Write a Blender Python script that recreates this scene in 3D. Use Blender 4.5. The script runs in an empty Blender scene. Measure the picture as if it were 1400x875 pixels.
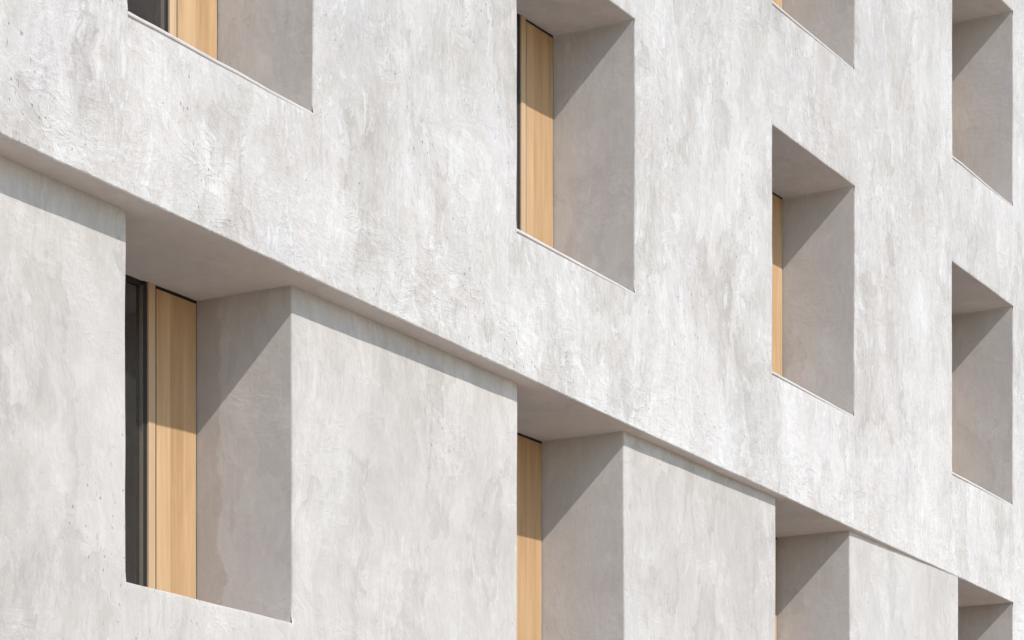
import bpy, math, random
from mathutils import Vector, noise

# ---------------------------------------------------------------- base
S = 10.0 / 14.0          # survey units -> metres
CAM_H = 1.6
sc = bpy.context.scene
COL = sc.collection
random.seed(7)


def hgt(z):              # height above the camera in units -> metres
    return z * S + CAM_H


def link(o, parent=None):
    COL.objects.link(o)
    if parent is not None:
        o.parent = parent
    return o


# ---------------------------------------------------------------- node helpers
class NT:
    def __init__(self, name):
        self.m = bpy.data.materials.new(name)
        self.m.use_nodes = True
        self.t = self.m.node_tree
        self.t.nodes.clear()
        self.out = self.t.nodes.new('ShaderNodeOutputMaterial')

    def n(self, typ, **kw):
        nd = self.t.nodes.new(typ)
        for k, v in kw.items():
            if k.startswith('_'):
                setattr(nd, k[1:], v)
            else:
                key = int(k[1:]) if k[0] == 'i' and k[1:].isdigit() else k.replace('0', ' ')
                self.set(nd.inputs[key], v)
        return nd

    def set(self, sock, v):
        if hasattr(v, 'is_output'):
            self.t.links.new(v, sock)
        elif isinstance(v, bpy.types.Node):
            self.t.links.new(v.outputs[0], sock)
        else:
            sock.default_value = v

    def math(self, op, a, b=0.0, c=None, clamp=False):
        nd = self.t.nodes.new('ShaderNodeMath'); nd.operation = op; nd.use_clamp = clamp
        self.set(nd.inputs[0], a); self.set(nd.inputs[1], b)
        if c is not None: self.set(nd.inputs[2], c)
        return nd.outputs[0]

    def mixc(self, f, a, b, mode='MIX'):
        nd = self.t.nodes.new('ShaderNodeMix'); nd.data_type = 'RGBA'; nd.blend_type = mode
        self.set(nd.inputs[0], f)
        self.set(nd.inputs[6], a if not isinstance(a, tuple) else (*a, 1) if len(a) == 3 else a)
        self.set(nd.inputs[7], b if not isinstance(b, tuple) else (*b, 1) if len(b) == 3 else b)
        return nd.outputs[2]

    def ramp(self, f, lo, hi, a=0.0, b=1.0, smooth=True):
        nd = self.t.nodes.new('ShaderNodeMapRange')
        nd.interpolation_type = 'SMOOTHSTEP' if smooth else 'LINEAR'
        self.set(nd.inputs[0], f); self.set(nd.inputs[1], lo); self.set(nd.inputs[2], hi)
        self.set(nd.inputs[3], a); self.set(nd.inputs[4], b)
        return nd.outputs[0]

    def noise(self, vec, scale, detail=4, rough=0.55, dist=0.0, lac=2.0):
        nd = self.t.nodes.new('ShaderNodeTexNoise')
        self.set(nd.inputs['Vector'], vec)
        nd.inputs['Scale'].default_value = scale
        nd.inputs['Detail'].default_value = detail
        nd.inputs['Roughness'].default_value = rough
        nd.inputs['Distortion'].default_value = dist
        nd.inputs['Lacunarity'].default_value = lac
        return nd

    def mapping(self, vec, scale=(1, 1, 1), rot=(0, 0, 0), loc=(0, 0, 0)):
        nd = self.t.nodes.new('ShaderNodeMapping')
        self.set(nd.inputs[0], vec)
        nd.inputs[1].default_value = loc; nd.inputs[2].default_value = rot; nd.inputs[3].default_value = scale
        return nd.outputs[0]

    def vadd(self, a, b, scale=None):
        if scale is not None:
            s = self.t.nodes.new('ShaderNodeVectorMath'); s.operation = 'SCALE'
            self.set(s.inputs[0], b); s.inputs[3].default_value = scale; b = s.outputs[0]
        nd = self.t.nodes.new('ShaderNodeVectorMath'); nd.operation = 'ADD'
        self.set(nd.inputs[0], a); self.set(nd.inputs[1], b)
        return nd.outputs[0]


def plaster(name, dark, mid, light, contrast=1.0, bump=1.0, seed=(0, 0, 0), pits=1.0, edge=False, margin=False, flake=1.0):
    """hand-trowelled mineral plaster"""
    g = NT(name)
    geo = g.n('ShaderNodeNewGeometry')
    P0 = g.mapping(geo.outputs['Position'], loc=seed)
    # warp the coordinates so that strokes curl
    w1 = g.noise(P0, 0.8, 2, 0.5).outputs['Color']
    P = g.vadd(P0, w1, 0.45)
    w2 = g.noise(P0, 4.0, 4, 0.6).outputs['Color']
    P = g.vadd(P, w2, 0.10)
    Pv = g.mapping(P, scale=(1, 1, 0.34))                                  # upright strokes
    Pd = g.mapping(P, scale=(0.38, 0.38, 1.25), rot=(0, math.radians(24), 0))   # slanted sweeps
    big = g.noise(g.mapping(P, scale=(1, 1, 0.7)), 0.9, 3, 0.55).outputs[0]
    midn = g.noise(g.mapping(P, scale=(1, 1, 0.8)), 2.9, 8, 0.70, 0.3).outputs[0]
    st_v = g.noise(Pv, 7.5, 9, 0.72, 0.25).outputs[0]
    st_d = g.noise(Pd, 6.5, 9, 0.72, 0.5).outputs[0]
    sel = g.ramp(g.noise(P0, 0.9, 3, 0.5, 0.0).outputs[0], 0.50, 0.64)
    if edge:
        # along the lower edge of the wall the trowel ran sideways
        sp = g.n('ShaderNodeSeparateXYZ'); g.set(sp.inputs[0], P)
        zz = g.math('ADD', sp.outputs[2], -0.27 - seed[2])
        sel = g.math('MAXIMUM', sel, g.ramp(zz, 7.15, 7.65, 1.0, 0.0))
    a = g.math('MULTIPLY', st_v, g.math('SUBTRACT', 1.0, sel))
    strokes = g.math('MULTIPLY_ADD', st_d, sel, a)
    # combed fine streaks, only in places
    fine_v = g.noise(g.mapping(P, scale=(1, 1, 0.09)), 34.0, 5, 0.65).outputs[0]
    comb = g.ramp(g.noise(P0, 1.1, 3, 0.6).outputs[0], 0.42, 0.60, 0.25, 1.0)
    fv = g.math('MULTIPLY', g.math('SUBTRACT', fine_v, 0.5), comb)
    # skim-coat islands with a crisp edge on one side only
    wob = g.vadd(g.mapping(P, scale=(1, 1, 0.5)), w2, 0.12)
    isl = g.noise(wob, 1.5, 5, 0.5).outputs[0]
    island = g.math('MULTIPLY', g.ramp(isl, 0.540, 0.552), g.ramp(isl, 0.552, 0.66, 1.0, 0.15))
    wob2 = g.mapping(P, scale=(1, 1, 0.45), loc=(13, 4, 7))
    isl2 = g.noise(wob2, 2.1, 6, 0.55).outputs[0]
    island2 = g.math('MULTIPLY', g.ramp(isl2, 0.555, 0.575), g.ramp(isl2, 0.575, 0.70, 1.0, 0.2))
    # creases thrown up by the trowel edge: folded noise
    def fold(n_):
        return g.math('SUBTRACT', 1.0, g.math('MULTIPLY', g.math('ABSOLUTE', g.math('SUBTRACT', n_, 0.5)), 5.0), clamp=True)
    crease = fold(g.noise(g.mapping(P, scale=(0.55, 0.55, 1.0), rot=(0, math.radians(38), 0), loc=(2, 2, 8)), 5.5, 7, 0.62, 0.4).outputs[0])
    crease_raw = g.math('POWER', crease, 2.5)
    crease = g.math('MULTIPLY', crease_raw, g.ramp(g.noise(P0, 1.3, 3, 0.6).outputs[0], 0.48, 0.62, 0.05, 1.0))
    if edge:
        crease = g.math('MULTIPLY_ADD', crease_raw, g.ramp(zz, 7.05, 7.75, 0.9, 0.0), crease)
    micro = g.noise(g.mapping(P, scale=(1, 1, 0.62)), 17.0, 8, 0.82, 0.3).outputs[0]
    v = g.math('MULTIPLY_ADD', g.math('SUBTRACT', big, 0.5), 1.5 * contrast, 0.52)
    v = g.math('MULTIPLY_ADD', g.math('SUBTRACT', midn, 0.5), 1.25 * contrast, v)
    v = g.math('MULTIPLY_ADD', g.math('SUBTRACT', strokes, 0.5), 0.65 * contrast, v)
    v = g.math('MULTIPLY_ADD', g.math('SUBTRACT', micro, 0.5), 1.4 * contrast * flake, v)
    v = g.math('MULTIPLY_ADD', crease, 0.16 * contrast, v)
    v = g.math('MULTIPLY_ADD', fv, 1.5 * contrast, v)
    v = g.math('MULTIPLY_ADD', island, -0.30 * contrast, v)
    v = g.math('MULTIPLY_ADD', island2, 0.24 * contrast, v, clamp=True)
    c1 = g.mixc(g.ramp(v, 0.0, 0.5, smooth=False), dark, mid)
    c2 = g.mixc(g.ramp(v, 0.5, 1.0, smooth=False), c1, light)
    # drift of the lime wash between rosy, greenish and cool grey
    tone = g.noise(g.mapping(P, scale=(1, 1, 0.5)), 1.7, 4, 0.55).outputs[0]
    tone2 = g.noise(g.mapping(P, scale=(1, 1, 0.5), loc=(9, 2, 5)), 1.3, 4, 0.55).outputs[0]
    c3 = g.mixc(g.ramp(tone, 0.38, 0.62), g.mixc(1.0, c2, (1.0, 0.975, 0.962), 'MULTIPLY'), g.mixc(1.0, c2, (0.995, 0.982, 0.968), 'MULTIPLY'))
    c3 = g.mixc(g.ramp(tone2, 0.52, 0.70, 0.0, 0.7), c3, g.mixc(1.0, c3, (0.980, 0.985, 1.02), 'MULTIPLY'))
    # white lime smears
    bl = g.noise(g.mapping(P, scale=(1, 1, 0.42), loc=(3, 9, 1)), 6.5, 9, 0.78, 0.5).outputs[0]
    bloom = g.math('MULTIPLY', g.ramp(bl, 0.545, 0.60), 0.62 * contrast * flake, clamp=True)
    c3 = g.mixc(bloom, c3, tuple(min(0.84, x * 1.06) for x in light))
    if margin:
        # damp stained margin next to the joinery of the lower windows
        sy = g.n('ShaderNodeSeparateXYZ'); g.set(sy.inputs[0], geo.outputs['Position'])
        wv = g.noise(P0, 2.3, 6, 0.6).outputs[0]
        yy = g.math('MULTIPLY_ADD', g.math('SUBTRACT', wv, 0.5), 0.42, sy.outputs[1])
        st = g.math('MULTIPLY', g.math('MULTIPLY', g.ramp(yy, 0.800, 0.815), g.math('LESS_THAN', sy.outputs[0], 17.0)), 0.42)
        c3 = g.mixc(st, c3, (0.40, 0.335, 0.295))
    # pits and short dark scratches, in clusters (surface coordinates: along the wall, up the wall)
    def surf(vec):
        q = g.n('ShaderNodeSeparateXYZ'); g.set(q.inputs[0], vec)
        c = g.n('ShaderNodeCombineXYZ'); g.set(c.inputs[0], g.math('ADD', q.outputs[0], q.outputs[1])); g.set(c.inputs[1], q.outputs[2])
        return c.outputs[0]
    S0 = surf(P0); S1 = surf(g.vadd(P0, w2, 0.05))
    clus = g.ramp(g.noise(P0, 0.95, 4, 0.65).outputs[0], 0.50, 0.58)
    vor = g.n('ShaderNodeTexVoronoi', _voronoi_dimensions='2D', Scale=16.0)
    g.set(vor.inputs['Vector'], g.mapping(S1, scale=(1.0, 0.6, 1.0), rot=(0, 0, math.radians(14))))
    rnd = g.n('ShaderNodeSeparateColor'); g.set(rnd.inputs[0], vor.outputs['Color'])
    psz = g.ramp(rnd.outputs[1], 0.0, 1.0, 0.03, 0.15, smooth=False)
    pit = g.ramp(g.math('DIVIDE', vor.outputs['Distance'], psz), 0.35, 1.0, 1.0, 0.0)
    pit = g.math('MULTIPLY', pit, g.ramp(rnd.outputs[0], 0.60, 0.64))
    pit = g.math('MULTIPLY', pit, g.math('MAXIMUM', clus, 0.10))
    vo2 = g.n('ShaderNodeTexVoronoi', _voronoi_dimensions='2D', Scale=15.0)
    g.set(vo2.inputs['Vector'], g.mapping(S1, scale=(1.0, 0.22, 1.0), rot=(0, 0, math.radians(24))))
    rn2 = g.n('ShaderNodeSeparateColor'); g.set(rn2.inputs[0], vo2.outputs['Color'])
    scr = g.math('MULTIPLY', g.ramp(vo2.outputs['Distance'], 0.01, 0.10, 1.0, 0.0), g.ramp(rn2.outputs[1], 0.70, 0.78))
    scr = g.math('MULTIPLY', scr, clus)
    marks = g.math('MULTIPLY', g.math('MAXIMUM', pit, g.math('MULTIPLY', scr, 0.75)), pits)
    c4 = g.mixc(g.math('MULTIPLY', marks, 0.72, clamp=True), c3, (0.15, 0.135, 0.125))
    worn = g.math('MULTIPLY', g.ramp(geo.outputs['Pointiness'], 0.53, 0.60), 0.6)
    c4 = g.mixc(worn, c4, (0.80, 0.79, 0.77))
    # hairline ridges left by the trowel
    rid = g.noise(g.mapping(P, scale=(1, 1, 0.5), loc=(5, 5, 5)), 3.6, 5, 0.55, 0.6).outputs[0]
    ridge = g.ramp(g.math('ABSOLUTE', g.math('SUBTRACT', rid, 0.5)), 0.0, 0.009, 1.0, 0.0)
    ridge = g.math('MULTIPLY', ridge, g.ramp(midn, 0.50, 0.62))
    c4 = g.mixc(g.math('MULTIPLY', ridge, 0.20 * contrast), c4, (0.30, 0.285, 0.27))
    # relief
    h = g.math('MULTIPLY', strokes, 0.013)
    h = g.math('MULTIPLY_ADD', midn, 0.0075, h)
    h = g.math('MULTIPLY_ADD', fv, 0.0012, h)
    h = g.math('MULTIPLY_ADD', island, -0.0012, h)
    h = g.math('MULTIPLY_ADD', ridge, 0.0008, h)
    h = g.math('MULTIPLY_ADD', bloom, 0.0030, h)
    h = g.math('MULTIPLY_ADD', marks, -0.0030, h)
    h = g.math('MULTIPLY_ADD', micro, 0.010 * flake, h)
    h = g.math('MULTIPLY_ADD', crease, 0.0036, h)
    b = g.n('ShaderNodeBump', Distance=1.0, Strength=min(1.0, bump), Height=h)
    bs = g.n('ShaderNodeBsdfPrincipled')
    g.set(bs.inputs['Base Color'], c4)
    g.set(bs.inputs['Roughness'], g.ramp(v, 0.0, 1.0, 0.85, 0.62))
    bs.inputs['Diffuse Roughness'].default_value = 1.0
    bs.inputs['Specular IOR Level'].default_value = 0.30
    g.set(bs.inputs['Normal'], b)
    g.set(g.out.inputs[0], bs)
    return g.m


def wood(name, cols, seed):
    g = NT(name)
    geo = g.n('ShaderNodeNewGeometry')
    P = g.mapping(geo.outputs['Position'], loc=seed)
    sep = g.n('ShaderNodeSeparateXYZ'); g.set(sep.inputs[0], P)
    # boards of glued lamellae about 9 cm wide
    xb = g.math('DIVIDE', sep.outputs[0], 0.145)
    wn = g.n('ShaderNodeTexWhiteNoise', _noise_dimensions='1D')
    g.set(wn.inputs['W'], g.math('FLOOR', xb))
    offs = g.vadd(P, wn.outputs['Color'], 7.0)
    gr = g.noise(g.mapping(offs, scale=(1, 1, 0.06)), 24, 6, 0.6, 1.0).outputs[0]
    gr2 = g.noise(g.mapping(offs, scale=(1, 1, 0.012)), 160, 3, 0.6).outputs[0]
    broad = g.noise(g.mapping(offs, scale=(1, 1, 0.12)), 7, 3, 0.5).outputs[0]
    v = g.math('MULTIPLY_ADD', g.math('SUBTRACT', gr, 0.5), 1.1, 0.5)
    v = g.math('MULTIPLY_ADD', g.math('SUBTRACT', wn.outputs['Value'], 0.5), 0.55, v)
    v = g.math('MULTIPLY_ADD', g.math('SUBTRACT', broad, 0.5), 1.3, v)
    v = g.math('MULTIPLY_ADD', g.math('SUBTRACT', gr2, 0.5), 0.55, v, clamp=True)
    c = g.mixc(v, cols[0], cols[1])
    pore = g.ramp(gr2, 0.62, 0.72)
    c = g.mixc(g.math('MULTIPLY', pore, 0.35), c, cols[2])
    h = g.math('MULTIPLY_ADD', gr2, 0.0004, g.math('MULTIPLY', gr, 0.0006))
    b = g.n('ShaderNodeBump', Distance=1.0, Strength=0.5, Height=h)
    bs = g.n('ShaderNodeBsdfPrincipled')
    g.set(bs.inputs['Base Color'], c)
    bs.inputs['Roughness'].default_value = 0.55
    bs.inputs['Specular IOR Level'].default_value = 0.35
    g.set(bs.inputs['Normal'], b)
    g.set(g.out.inputs[0], bs)
    return g.m


def plain(name, col, rough=0.6, metal=0.0, nscale=8, namt=0.15):
    g = NT(name)
    geo = g.n('ShaderNodeNewGeometry')
    nz = g.noise(geo.outputs['Position'], nscale, 5, 0.6).outputs[0]
    c = g.mixc(nz, tuple(x * (1 - namt) for x in col), tuple(x * (1 + namt) for x in col))
    bs = g.n('ShaderNodeBsdfPrincipled')
    g.set(bs.inputs['Base Color'], c)
    bs.inputs['Roughness'].default_value = rough
    bs.inputs['Metallic'].default_value = metal
    g.set(g.out.inputs[0], bs)
    return g.m


def glass(name):
    g = NT(name)
    geo = g.n('ShaderNodeNewGeometry')
    nz = g.noise(geo.outputs['Position'], 1.3, 2, 0.5).outputs[0]
    b = g.n('ShaderNodeBump', Distance=1.0, Strength=0.4, Height=g.math('MULTIPLY', nz, 0.002))
    fr = g.n('ShaderNodeFresnel', IOR=1.5); g.set(fr.inputs['Normal'], b)
    tr = g.n('ShaderNodeBsdfTransparent', Color=(0.55, 0.60, 0.58, 1))
    gl = g.n('ShaderNodeBsdfGlossy', Color=(0.95, 0.97, 1.0, 1), Roughness=0.01)
    g.set(gl.inputs['Normal'], b)
    mx = g.n('ShaderNodeMixShader')
    g.set(mx.inputs[0], g.math('MULTIPLY', fr, 3.8, clamp=True))
    g.set(mx.inputs[1], tr); g.set(mx.inputs[2], gl)
    g.set(g.out.inputs[0], mx)
    return g.m


M_UP = plaster('plaster_white', (0.50, 0.473, 0.438), (0.64, 0.621, 0.590), (0.77, 0.758, 0.735), 0.78, 1.0, edge=True)
M_LOW = plaster('plaster_beige', (0.45, 0.427, 0.397), (0.565, 0.543, 0.511), (0.685, 0.667, 0.636), 0.66, 0.9, (31, 7, 3), 0.8, flake=0.55)
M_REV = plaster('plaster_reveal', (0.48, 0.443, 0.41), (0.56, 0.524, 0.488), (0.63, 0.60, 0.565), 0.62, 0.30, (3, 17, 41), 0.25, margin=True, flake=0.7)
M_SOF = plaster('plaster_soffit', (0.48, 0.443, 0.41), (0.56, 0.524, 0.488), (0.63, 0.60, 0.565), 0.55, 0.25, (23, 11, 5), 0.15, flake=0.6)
M_SILL = plaster('plaster_sill', (0.52, 0.50, 0.47), (0.62, 0.60, 0.575), (0.73, 0.715, 0.695), 0.5, 0.4, (7, 27, 11), 0.4, flake=0.6)
M_OAK = wood('oak_boards', ((0.42, 0.255, 0.125), (0.61, 0.41, 0.23), (0.33, 0.20, 0.10)), (0.3, 0, 0))
M_OAK2 = wood('oak_post', ((0.52, 0.355, 0.21), (0.63, 0.45, 0.28), (0.36, 0.23, 0.13)), (1.7, 0, 0))
M_DARK = plain('anodised_frame', (0.012, 0.011, 0.011), 0.5)
M_BEAD = plain('bronze_bead', (0.30, 0.24, 0.18), 0.4, 0.6)
M_ROOM = plain('room_lining_paint', (0.30, 0.29, 0.28), 0.9)
M_GLASS = glass('window_glass')
M_ROOF = plain('roof_gravel', (0.28, 0.27, 0.26), 0.95, 0, 60, 0.3)

# ---------------------------------------------------------------- layout (survey units)
TOP = 19.6
COLS = [(18.571, 21.45), (25.423, 28.26), (32.256, 35.10), (39.052, 41.897), (45.85, 48.70)]
ROWS = [(8.965, 12.150), (13.755, 16.875)]
LOW_OPEN = [(18.949, 21.514, .305, .290, 1.385), (25.834, 28.355, .222, .190, 1.270),
            (32.651, 35.138, .130, .085, 1.175), (39.329, 41.897, .006, .0, 1.08)]
LOW_Z = (4.195, 7.40)
X0, X1 = 6.0, 54.0
Z_GROUND = -CAM_H / S
R = 0.015                 # arris radius
DS = 0.045                # window plane tilt


def breaks(pts, step, x0, x1, cstep=None, vis=None):
    pts = sorted(set([p for p in pts if x0 < p < x1] + [x0, x1]))
    out = []
    for a, b in zip(pts[:-1], pts[1:]):
        st = step
        if vis and (b <= vis[0] or a >= vis[1]): st = cstep
        k = max(1, int(math.ceil((b - a) / st)))
        out += [a + (b - a) * i / k for i in range(k)]
    return out + [x1]


XS = breaks([c for p in COLS for c in p] + [c for o in LOW_OPEN for c in o[:2]] + [16.0, 43.0], 0.085, X0, X1, 0.6, (16.0, 43.0))
ZS = breaks([c for p in ROWS for c in p] + [7.40, 7.60, 7.41, 3.6, 17.2] + list(LOW_Z), 0.085, Z_GROUND - 0.3, TOP, 0.6, (3.6, 17.2))


def sub(arr, a, b):
    e = 1e-6
    return [v for v in arr if a - e <= v <= b + e]


def warp(x, y, z):
    """hand-made unevenness of the plaster: a few millimetres"""
    p = Vector((x * 1.9, y * 1.9, z * 1.9))
    q = Vector((x * 0.5 + 40, y * 0.5, z * 0.5))
    nx = noise.noise(p + Vector((5, 0, 0))) * 0.0055 + noise.noise(p * 2.7) * 0.0018
    nz = noise.noise(p + Vector((0, 9, 0))) * 0.0055 + noise.noise(p * 2.7 + Vector((3, 3, 3))) * 0.0018
    ny = noise.noise(q) * 0.010 + noise.noise(p + Vector((0, 0, 21))) * 0.004
    return (x + nx, y + ny, z + nz)


def W(x, y, z):
    a, b, c = warp(x, y, z)
    return Vector((a * S, b * S, hgt(c)))


class MB:
    def __init__(self):
        self.v = []; self.f = []

    def sheet(self, rows):
        """rows: list of equally long point lists -> quad grid"""
        b = len(self.v); n = len(rows[0])
        for r in rows: self.v += [tuple(p) for p in r]
        for i in range(len(rows) - 1):
            for j in range(n - 1):
                self.f.append((b + i * n + j, b + i * n + j + 1, b + (i + 1) * n + j + 1, b + (i + 1) * n + j))

    def build(self, name, mat, parent=None, smooth=True):
        me = bpy.data.meshes.new(name)
        me.from_pydata(self.v, [], self.f)
        me.materials.append(mat)
        import bmesh
        bm = bmesh.new(); bm.from_mesh(me)
        bmesh.ops.remove_doubles(bm, verts=bm.verts, dist=0.0002)
        bmesh.ops.recalc_face_normals(bm, faces=bm.faces)
        for f in bm.faces: f.smooth = smooth
        bm.to_mesh(me); bm.free()
        if smooth: me.set_sharp_from_angle(angle=math.radians(50))
        return link(bpy.data.objects.new(name, me), parent)


ARC = [(0.0, -1.0), (0.134, -0.5), (0.5, -0.134), (1.0, 0.0)]   # (depth, offset towards opening) * R


def slab(mb, x0, x1, z0, z1, yf, left=None, right=None, top=None, bottom=None, rad=None):
    """front face with optional rounded returns; left/right/top/bottom = depth the return reaches"""
    xs, zs = sub(XS, x0, x1), sub(ZS, z0, z1)
    rad = rad or (lambda s, z: R)

    def pos(x, z):
        px, pz = x, z
        if left and abs(x - x0) < 1e-6: px = x0 + rad('l', z)
        if right and abs(x - x1) < 1e-6: px = x1 - rad('r', z)
        if top and abs(z - z1) < 1e-6: pz = z1 - R
        if bottom and abs(z - z0) < 1e-6: pz = z0 + R
        return px, pz
    mb.sheet([[W(*(lambda q: (q[0], yf(x, z), q[1]))(pos(x, z))) for x in xs] for z in zs])
    for side, dep in (('l', left), ('r', right)):
        if not dep: continue
        xe = x0 if side == 'l' else x1; sg = -1 if side == 'l' else 1
        rows = []
        for d, o in ARC:
            rows.append([W(xe + sg * o * rad(side, z), yf(xe, z) + d * rad(side, z), z) for z in zs])
        if dep > R * 2: rows.append([W(xe, max(dep, yf(xe, z) + R * 1.5), z) for z in zs])
        mb.sheet(rows)
    for side, dep in (('t', top), ('b', bottom)):
        if not dep: continue
        ze = z1 if side == 't' else z0; sg = 1 if side == 't' else -1
        rows = []
        for d, o in ARC:
            rows.append([W(x, yf(x, ze) + d * R, ze + sg * o * R) for x in xs])
        if dep > R * 2:
            for k in range(1, 7):
                rows.append([W(x, yf(x, ze) + R + (dep - yf(x, ze) - R) * k / 6, ze) for x in xs])
        mb.sheet(rows)


# ---------------------------------------------------------------- building
bld = bpy.data.objects.new('building', None)
bld['label'] = 'pale trowelled plaster building with deep window openings, oak vent panels and a stepped-back lower storey'
bld['category'] = 'building'
link(bld)


def rec(col):
    xl, xr = col
    top_vis = TOP

    def f(x, z):
        if z <= 7.6: a = 0.0
        elif z < 8.965: a = 0.040 * (z - 7.6) / 1.365
        elif z < 12.15: a = 0.040
        elif z < 13.755: a = 0.018 + 0.022 * (z - 12.15) / 1.605
        elif z < 16.9: a = 0.040
        else: a = 0.02
        if z >= 12.149 and z < 12.151: a = 0.018
        return a * min(1.0, max(0.0, (xr - x) / (xr - xl)))
    return f


flat = lambda x, z: 0.0


def in_open(z, extra=None):
    for a, b in ROWS:
        if a + 1e-4 < z < b - 1e-4: return True
    if extra and extra[0] + 1e-4 < z < extra[1] - 1e-4: return True
    return False


def rad_open(side, z):
    return R if in_open(z) else 0.0006


def rad_low(side, z):
    return R if in_open(z, LOW_Z) else 0.0006


# --- upper wall
up = MB()
slab(up, X0, COLS[3][1], 7.40, 7.60, flat, bottom=R)
sf = MB()
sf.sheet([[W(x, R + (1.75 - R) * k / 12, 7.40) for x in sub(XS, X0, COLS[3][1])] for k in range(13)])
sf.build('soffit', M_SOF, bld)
prev = X0
for i, (a, b) in enumerate(COLS[:4]):
    slab(up, prev, a, 7.60, TOP, flat, left=(R if i else None), right=0.075, rad=rad_open)
    prev = b
    f = rec((a, b))
    slab(up, a, b, 7.60, ROWS[0][0], f, top=R)
    slab(up, a, b, ROWS[0][1], ROWS[1][0], f, top=R, bottom=R)
    slab(up, a, b, ROWS[1][1], TOP, f, bottom=R)
# the end bay runs flush down to the pavement
slab(up, COLS[3][1], COLS[4][0], Z_GROUND - 0.3, TOP, flat, left=R, right=0.075, rad=rad_low)
a, b = COLS[4]
slab(up, a, b, Z_GROUND - 0.3, LOW_Z[0], flat, top=R)
slab(up, a, b, LOW_Z[1], ROWS[0][0], flat, top=R, bottom=R)
slab(up, a, b, ROWS[0][1], ROWS[1][0], flat, top=R, bottom=R)
slab(up, a, b, ROWS[1][1], TOP, flat, bottom=R)
slab(up, b, X1, Z_GROUND - 0.3, TOP, flat, left=R, rad=rad_low)
upper = up.build('upper_wall', M_UP, bld)
upper['label'] = 'whitish mottled plaster wall oversailing the lower storey'

# --- lower storey: piers and the walls under the sills
ZL = Z_GROUND - 0.3


def lin(xa, ya, xb, yb):
    return lambda x, z: ya + (yb - ya) * (x - xa) / (xb - xa)


pp, pd = X0, 0.51
for i, (a, b, da, db, dr) in enumerate(LOW_OPEN):
    mb = MB()
    slab(mb, pp, a, ZL, 7.41, lin(pp, pd, a, da), left=(R if i else None), right=da + 0.075,
         rad=lambda s, z: R if z > LOW_Z[0] + 1e-4 else 0.0006)
    mb.build('wall_pier', M_LOW, bld)
    mb = MB()
    slab(mb, a, b, ZL, LOW_Z[0], lin(a, da + 0.028, b, db), top=R)
    mb.build('wall_under_window', M_LOW, bld)
    pp, pd = b, db


# ---------------------------------------------------------------- windows
def box(mb, P, s0, s1, w0, w1, z0, z1, be=0.0):
    """box in window coordinates with chamfered vertical and horizontal edges"""
    if be <= 0:
        c = [P(s, w, z) for z in (z0, z1) for w in (w0, w1) for s in (s0, s1)]
        b = len(mb.v); mb.v += [tuple(p) for p in c]
        for q in ((0, 1, 3, 2), (4, 6, 7, 5), (0, 4, 5, 1), (2, 3, 7, 6), (0, 2, 6, 4), (1, 5, 7, 3)):
            mb.f.append(tuple(b + k for k in q))
        return
    ring = [(s0 + be, w0), (s1 - be, w0), (s1, w0 + be), (s1, w1 - be), (s1 - be, w1), (s0 + be, w1), (s0, w1 - be), (s0, w0 + be)]
    b = len(mb.v)
    for z in (z0, z1):
        mb.v += [tuple(P(s, w, z)) for s, w in ring]
    for k in range(8):
        mb.f.append((b + k, b + (k + 1) % 8, b + 8 + (k + 1) % 8, b + 8 + k))
    mb.f.append(tuple(b + k for k in range(8))); mb.f.append(tuple(b + 8 + k for k in range(8)))


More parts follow.
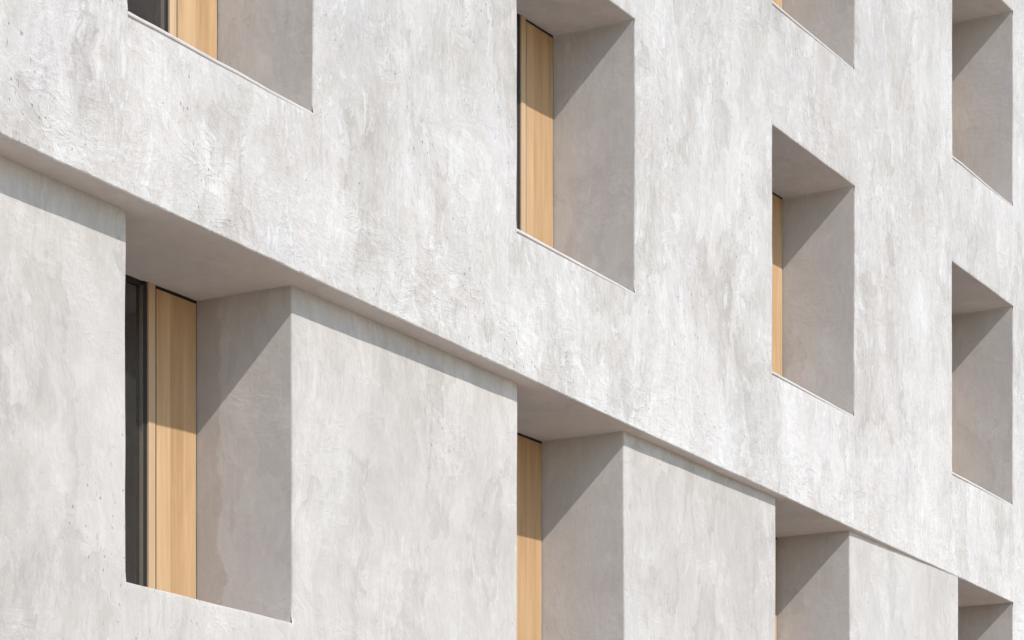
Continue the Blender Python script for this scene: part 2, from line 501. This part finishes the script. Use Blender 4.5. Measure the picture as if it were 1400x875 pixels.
def window(xl, xr, z0, z1, fl, fr, fsill, fhead, dr, head=True, zt=None):
    """xl..xr opening, front depths fl/fr at the jambs, dr = depth of the joinery at the right jamb"""
    Wd = xr - xl

    def P(s, w, z):
        return Vector(((xr - s) * S, (dr + DS * s + w) * S, hgt(z)))
    yb = lambda x: dr + DS * (xr - x) + 0.16
    # frame (dark metal carrying everything)
    fm = MB()
    box(fm, P, 0.0 - 0.02, 0.64, 0.055, 0.12, z0 - 0.02, z1 + 0.02)          # behind the oak panel
    box(fm, P, 0.748, 0.800, 0.012, 0.12, z0 - 0.02, z1 + 0.02, 0.004)
    box(fm, P, Wd - 0.07, Wd + 0.02, 0.034, 0.12, z0 - 0.02, z1 + 0.02, 0.004)
    box(fm, P, 0.800, Wd - 0.07, 0.030, 0.12, z1 - 0.045, z1 + 0.02)
    box(fm, P, 0.800, Wd - 0.07, 0.030, 0.12, z0 - 0.02, z0 + 0.03)
    box(fm, P, 0.620, 0.650, 0.005, 0.06, z0 - 0.02, z1 + 0.02)              # next three: dark strips added in the open joints as their gap shade
    box(fm, P, -0.01, 0.016, 0.010, 0.06, z0 - 0.02, z1 + 0.02)
    box(fm, P, 0.016, 0.626, 0.012, 0.056, z1 - 0.033, z1 + 0.02)  # dark strip standing in for the shadow gap above the panel
    win = fm.build('window', M_DARK, bld, smooth=False)
    # plaster reveal
    rv = MB()
    zs = sub(ZS, z0, zt or z1); xs = sub(XS, xl, xr)
    N = 8

    def deps(f, e): return [f + (e - f) * k / N for k in range(N + 1)]
    rv.sheet([[W(xr, d, z) for z in zs] for d in deps(fr + R, yb(xr))])
    rv.sheet([[W(xl, d, z) for z in zs] for d in deps(fl + 0.075, yb(xl))])
    rv.sheet([[W(x, fsill(x) + R + (yb(x) - fsill(x) - R) * k / N, z0) for x in xs] for k in range(N + 1)])
    if head:
        rv.sheet([[W(x, fhead(x) + R + (yb(x) - fhead(x) - R) * k / N, z1) for x in xs] for k in range(N + 1)])
    # returns just above and below the opening, behind the arris
    rv.sheet([[W(xr, d, z) for z in (z0 - 0.07, z0)] for d in (fr + 0.001, fr + 0.03, fr + 0.08)])
    if head:
        rv.sheet([[W(xr, d, z) for z in (z1, z1 + 0.07)] for d in (fr + 0.001, fr + 0.03, fr + 0.08)])
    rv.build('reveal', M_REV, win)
    # thin plastered sill, its nose a little in front of the wall below
    if head:
        sl_ = MB()
        nose = lambda x: fsill(x) * 0.55 - 0.001
        prof = [lambda x: (fsill(x) + 0.012, z0 - 0.030), lambda x: (nose(x) + 0.003, z0 - 0.028), lambda x: (nose(x), z0 - 0.024),
                lambda x: (nose(x), z0 - 0.006), lambda x: (nose(x) + 0.004, z0 + 0.002), lambda x: (nose(x) + 0.012, z0 + 0.006)]
        rows_ = [[W(x, *p(x)) for x in xs] for p in prof]
        rows_ += [[W(x, nose(x) + 0.012 + (yb(x) - 0.16 - nose(x)) * k / 6, z0 + 0.006) for x in xs] for k in range(1, 7)]
        sl_.sheet(rows_)
        sl_.build('sill', M_SILL, win)
    # oak vent panel and post
    m = MB(); box(m, P, 0.018, 0.623, 0.0, 0.05, z0 - 0.01, z1 - 0.036, 0.003)
    m.build('vent_panel', M_OAK, win, smooth=False)
    m = MB(); box(m, P, 0.647, 0.747, -0.008, 0.12, z0 - 0.01, z1 + 0.01, 0.003)
    m.build('post', M_OAK2, win, smooth=False)
    m = MB(); box(m, P, 0.8005, 0.8055, 0.020, 0.058, z0 + 0.0, z1 - 0.045, 0.0)
    m.build('glazing_bead', M_BEAD, win, smooth=False)
    m = MB(); box(m, P, 0.805, Wd - 0.065, 0.060, 0.066, z0 + 0.02, z1 - 0.04)
    m.build('glass_pane', M_GLASS, win, smooth=False)
    # room behind the glass
    m = MB(); b = 0
    c = [P(s, w, z) for z in (z0 - 0.1, z1 + 0.1) for w in (0.125, 5.0) for s in (-0.1, Wd + 0.1)]
    m.v = [tuple(p) for p in c]
    m.f = [(0, 1, 3, 2), (4, 6, 7, 5), (2, 3, 7, 6), (0, 2, 6, 4), (1, 5, 7, 3)]
    m.build('room_lining', M_ROOM, win, smooth=False)
    return win


for ci, col in enumerate(COLS):
    f = rec(col) if ci < 4 else flat
    dr = [1.092, 1.066, 1.074, 1.075, 1.07][ci]
    for (z0, z1) in ROWS:
        fh = (lambda x, f=f, z1=z1: f(x, z1))
        fs = (lambda x, f=f, z0=z0: f(x, z0))
        window(col[0], col[1], z0, z1, 0.0, 0.0, fs, fh, dr)
for (a, b, da, db, dr) in LOW_OPEN:
    window(a, b, LOW_Z[0], LOW_Z[1], da, db, lambda x, a=a, b=b, da=da, db=db: lin(a, da + 0.028, b, db)(x, 0), None, dr,
           head=False, zt=7.41)
a, b = COLS[4]
window(a, b, LOW_Z[0], LOW_Z[1], 0, 0, lambda x: 0.0, lambda x: 0.0, 1.07)

# --- rest of the volume, so that the house stands as a solid block
shell = MB()


def quad(mb, *pts):
    b = len(mb.v); mb.v += [(x * S, y * S, hgt(z)) for x, y, z in pts]; mb.f.append(tuple(range(b, b + len(pts))))


quad(shell, (X0, 0.0, ZL), (X0, 17, ZL), (X0, 17, TOP), (X0, 0.0, TOP))
quad(shell, (X1, 0.0, ZL), (X1, 17, ZL), (X1, 17, TOP), (X1, 0.0, TOP))
quad(shell, (X0, 17, ZL), (X1, 17, ZL), (X1, 17, TOP), (X0, 17, TOP))
shell.build('outer_wall', M_UP, bld, smooth=False)
rf = MB(); quad(rf, (X0, -0.02, TOP), (X1, -0.02, TOP), (X1, 17, TOP), (X0, 17, TOP))
rf.build('roof', M_ROOF, bld, smooth=False)


# ---------------------------------------------------------------- ground
def sheetobj(name, x0, x1, y0, y1, z, mat):
    me = bpy.data.meshes.new(name)
    me.from_pydata([(x0, y0, z), (x1, y0, z), (x1, y1, z), (x0, y1, z)], [], [(0, 1, 2, 3)])
    me.materials.append(mat)
    o = link(bpy.data.objects.new(name, me)); o['kind'] = 'structure'
    return o


sheetobj('ground', -600, 600, -600, 600, 0.0, plain('paving_ground', (0.40, 0.335, 0.27), 0.9, 0, 0.7, 0.2))
sheetobj('road', -600, 600, -26, -17, 0.004, plain('asphalt', (0.055, 0.054, 0.053), 0.9, 0, 30, 0.25))
k = bpy.data.meshes.new('pavement')
PY0, PY1 = -17.0, 0.2
kv = [(-300, PY0, 0), (300, PY0, 0), (300, PY0, 0.12), (-300, PY0, 0.12), (300, PY1, 0.12), (-300, PY1, 0.12)]
k.from_pydata(kv, [], [(0, 1, 2, 3), (3, 2, 4, 5)])
k.materials.append(plain('pale_concrete_slabs', (0.43, 0.345, 0.27), 0.9, 0, 3, 0.12))
ko = link(bpy.data.objects.new('pavement', k)); ko['kind'] = 'structure'

# ---------------------------------------------------------------- light
SU, TE = 0.35, 0.945
d = Vector((SU, 1.0, -TE)).normalized()            # direction the sunlight travels
sl = bpy.data.lights.new('sun', 'SUN')
sl.energy = 2.9; sl.angle = math.radians(0.53); sl.color = (1.0, 0.957, 0.908)
so = link(bpy.data.objects.new('sun', sl))
so.rotation_euler = d.to_track_quat('-Z', 'Y').to_euler()
so.location = (0, -20, 30)
w = bpy.data.worlds.new('World'); sc.world = w; w.use_nodes = True
nt = w.node_tree; nt.nodes.clear()
sky = nt.nodes.new('ShaderNodeTexSky'); sky.sky_type = 'NISHITA'; sky.sun_disc = False
sky.sun_elevation = math.asin(-d.z)
sky.sun_rotation = math.atan2(-d.x, -d.y)
sky.air_density = 1.2; sky.dust_density = 0.4; sky.ozone_density = 2.5
bg = nt.nodes.new('ShaderNodeBackground'); bg.inputs[1].default_value = 0.15
wo = nt.nodes.new('ShaderNodeOutputWorld')
nt.links.new(sky.outputs[0], bg.inputs[0]); nt.links.new(bg.outputs[0], wo.inputs[0])

# ---------------------------------------------------------------- camera (vertical shift lens)
cam = bpy.data.cameras.new('camera')
co = link(bpy.data.objects.new('camera', cam))
F = 3706.076; A = math.radians(28.949)
cam.sensor_width = 36; cam.sensor_fit = 'HORIZONTAL'
cam.lens = F / 1400 * 36
cam.shift_y = (1455 - 437.5) / 1400
cam.clip_end = 3000; cam.clip_start = 0.1
co.location = (0, -10.0, CAM_H)
co.rotation_euler = (math.radians(90), 0, A - math.radians(90))
sc.camera = co

sc.view_settings.view_transform = 'Standard'
sc.view_settings.look = 'None'
sc.view_settings.exposure = 0.36
sc.view_settings.gamma = 1.0
sc.view_settings.use_curve_mapping = False
sc.cycles.max_bounces = 8
sc.cycles.transparent_max_bounces = 8
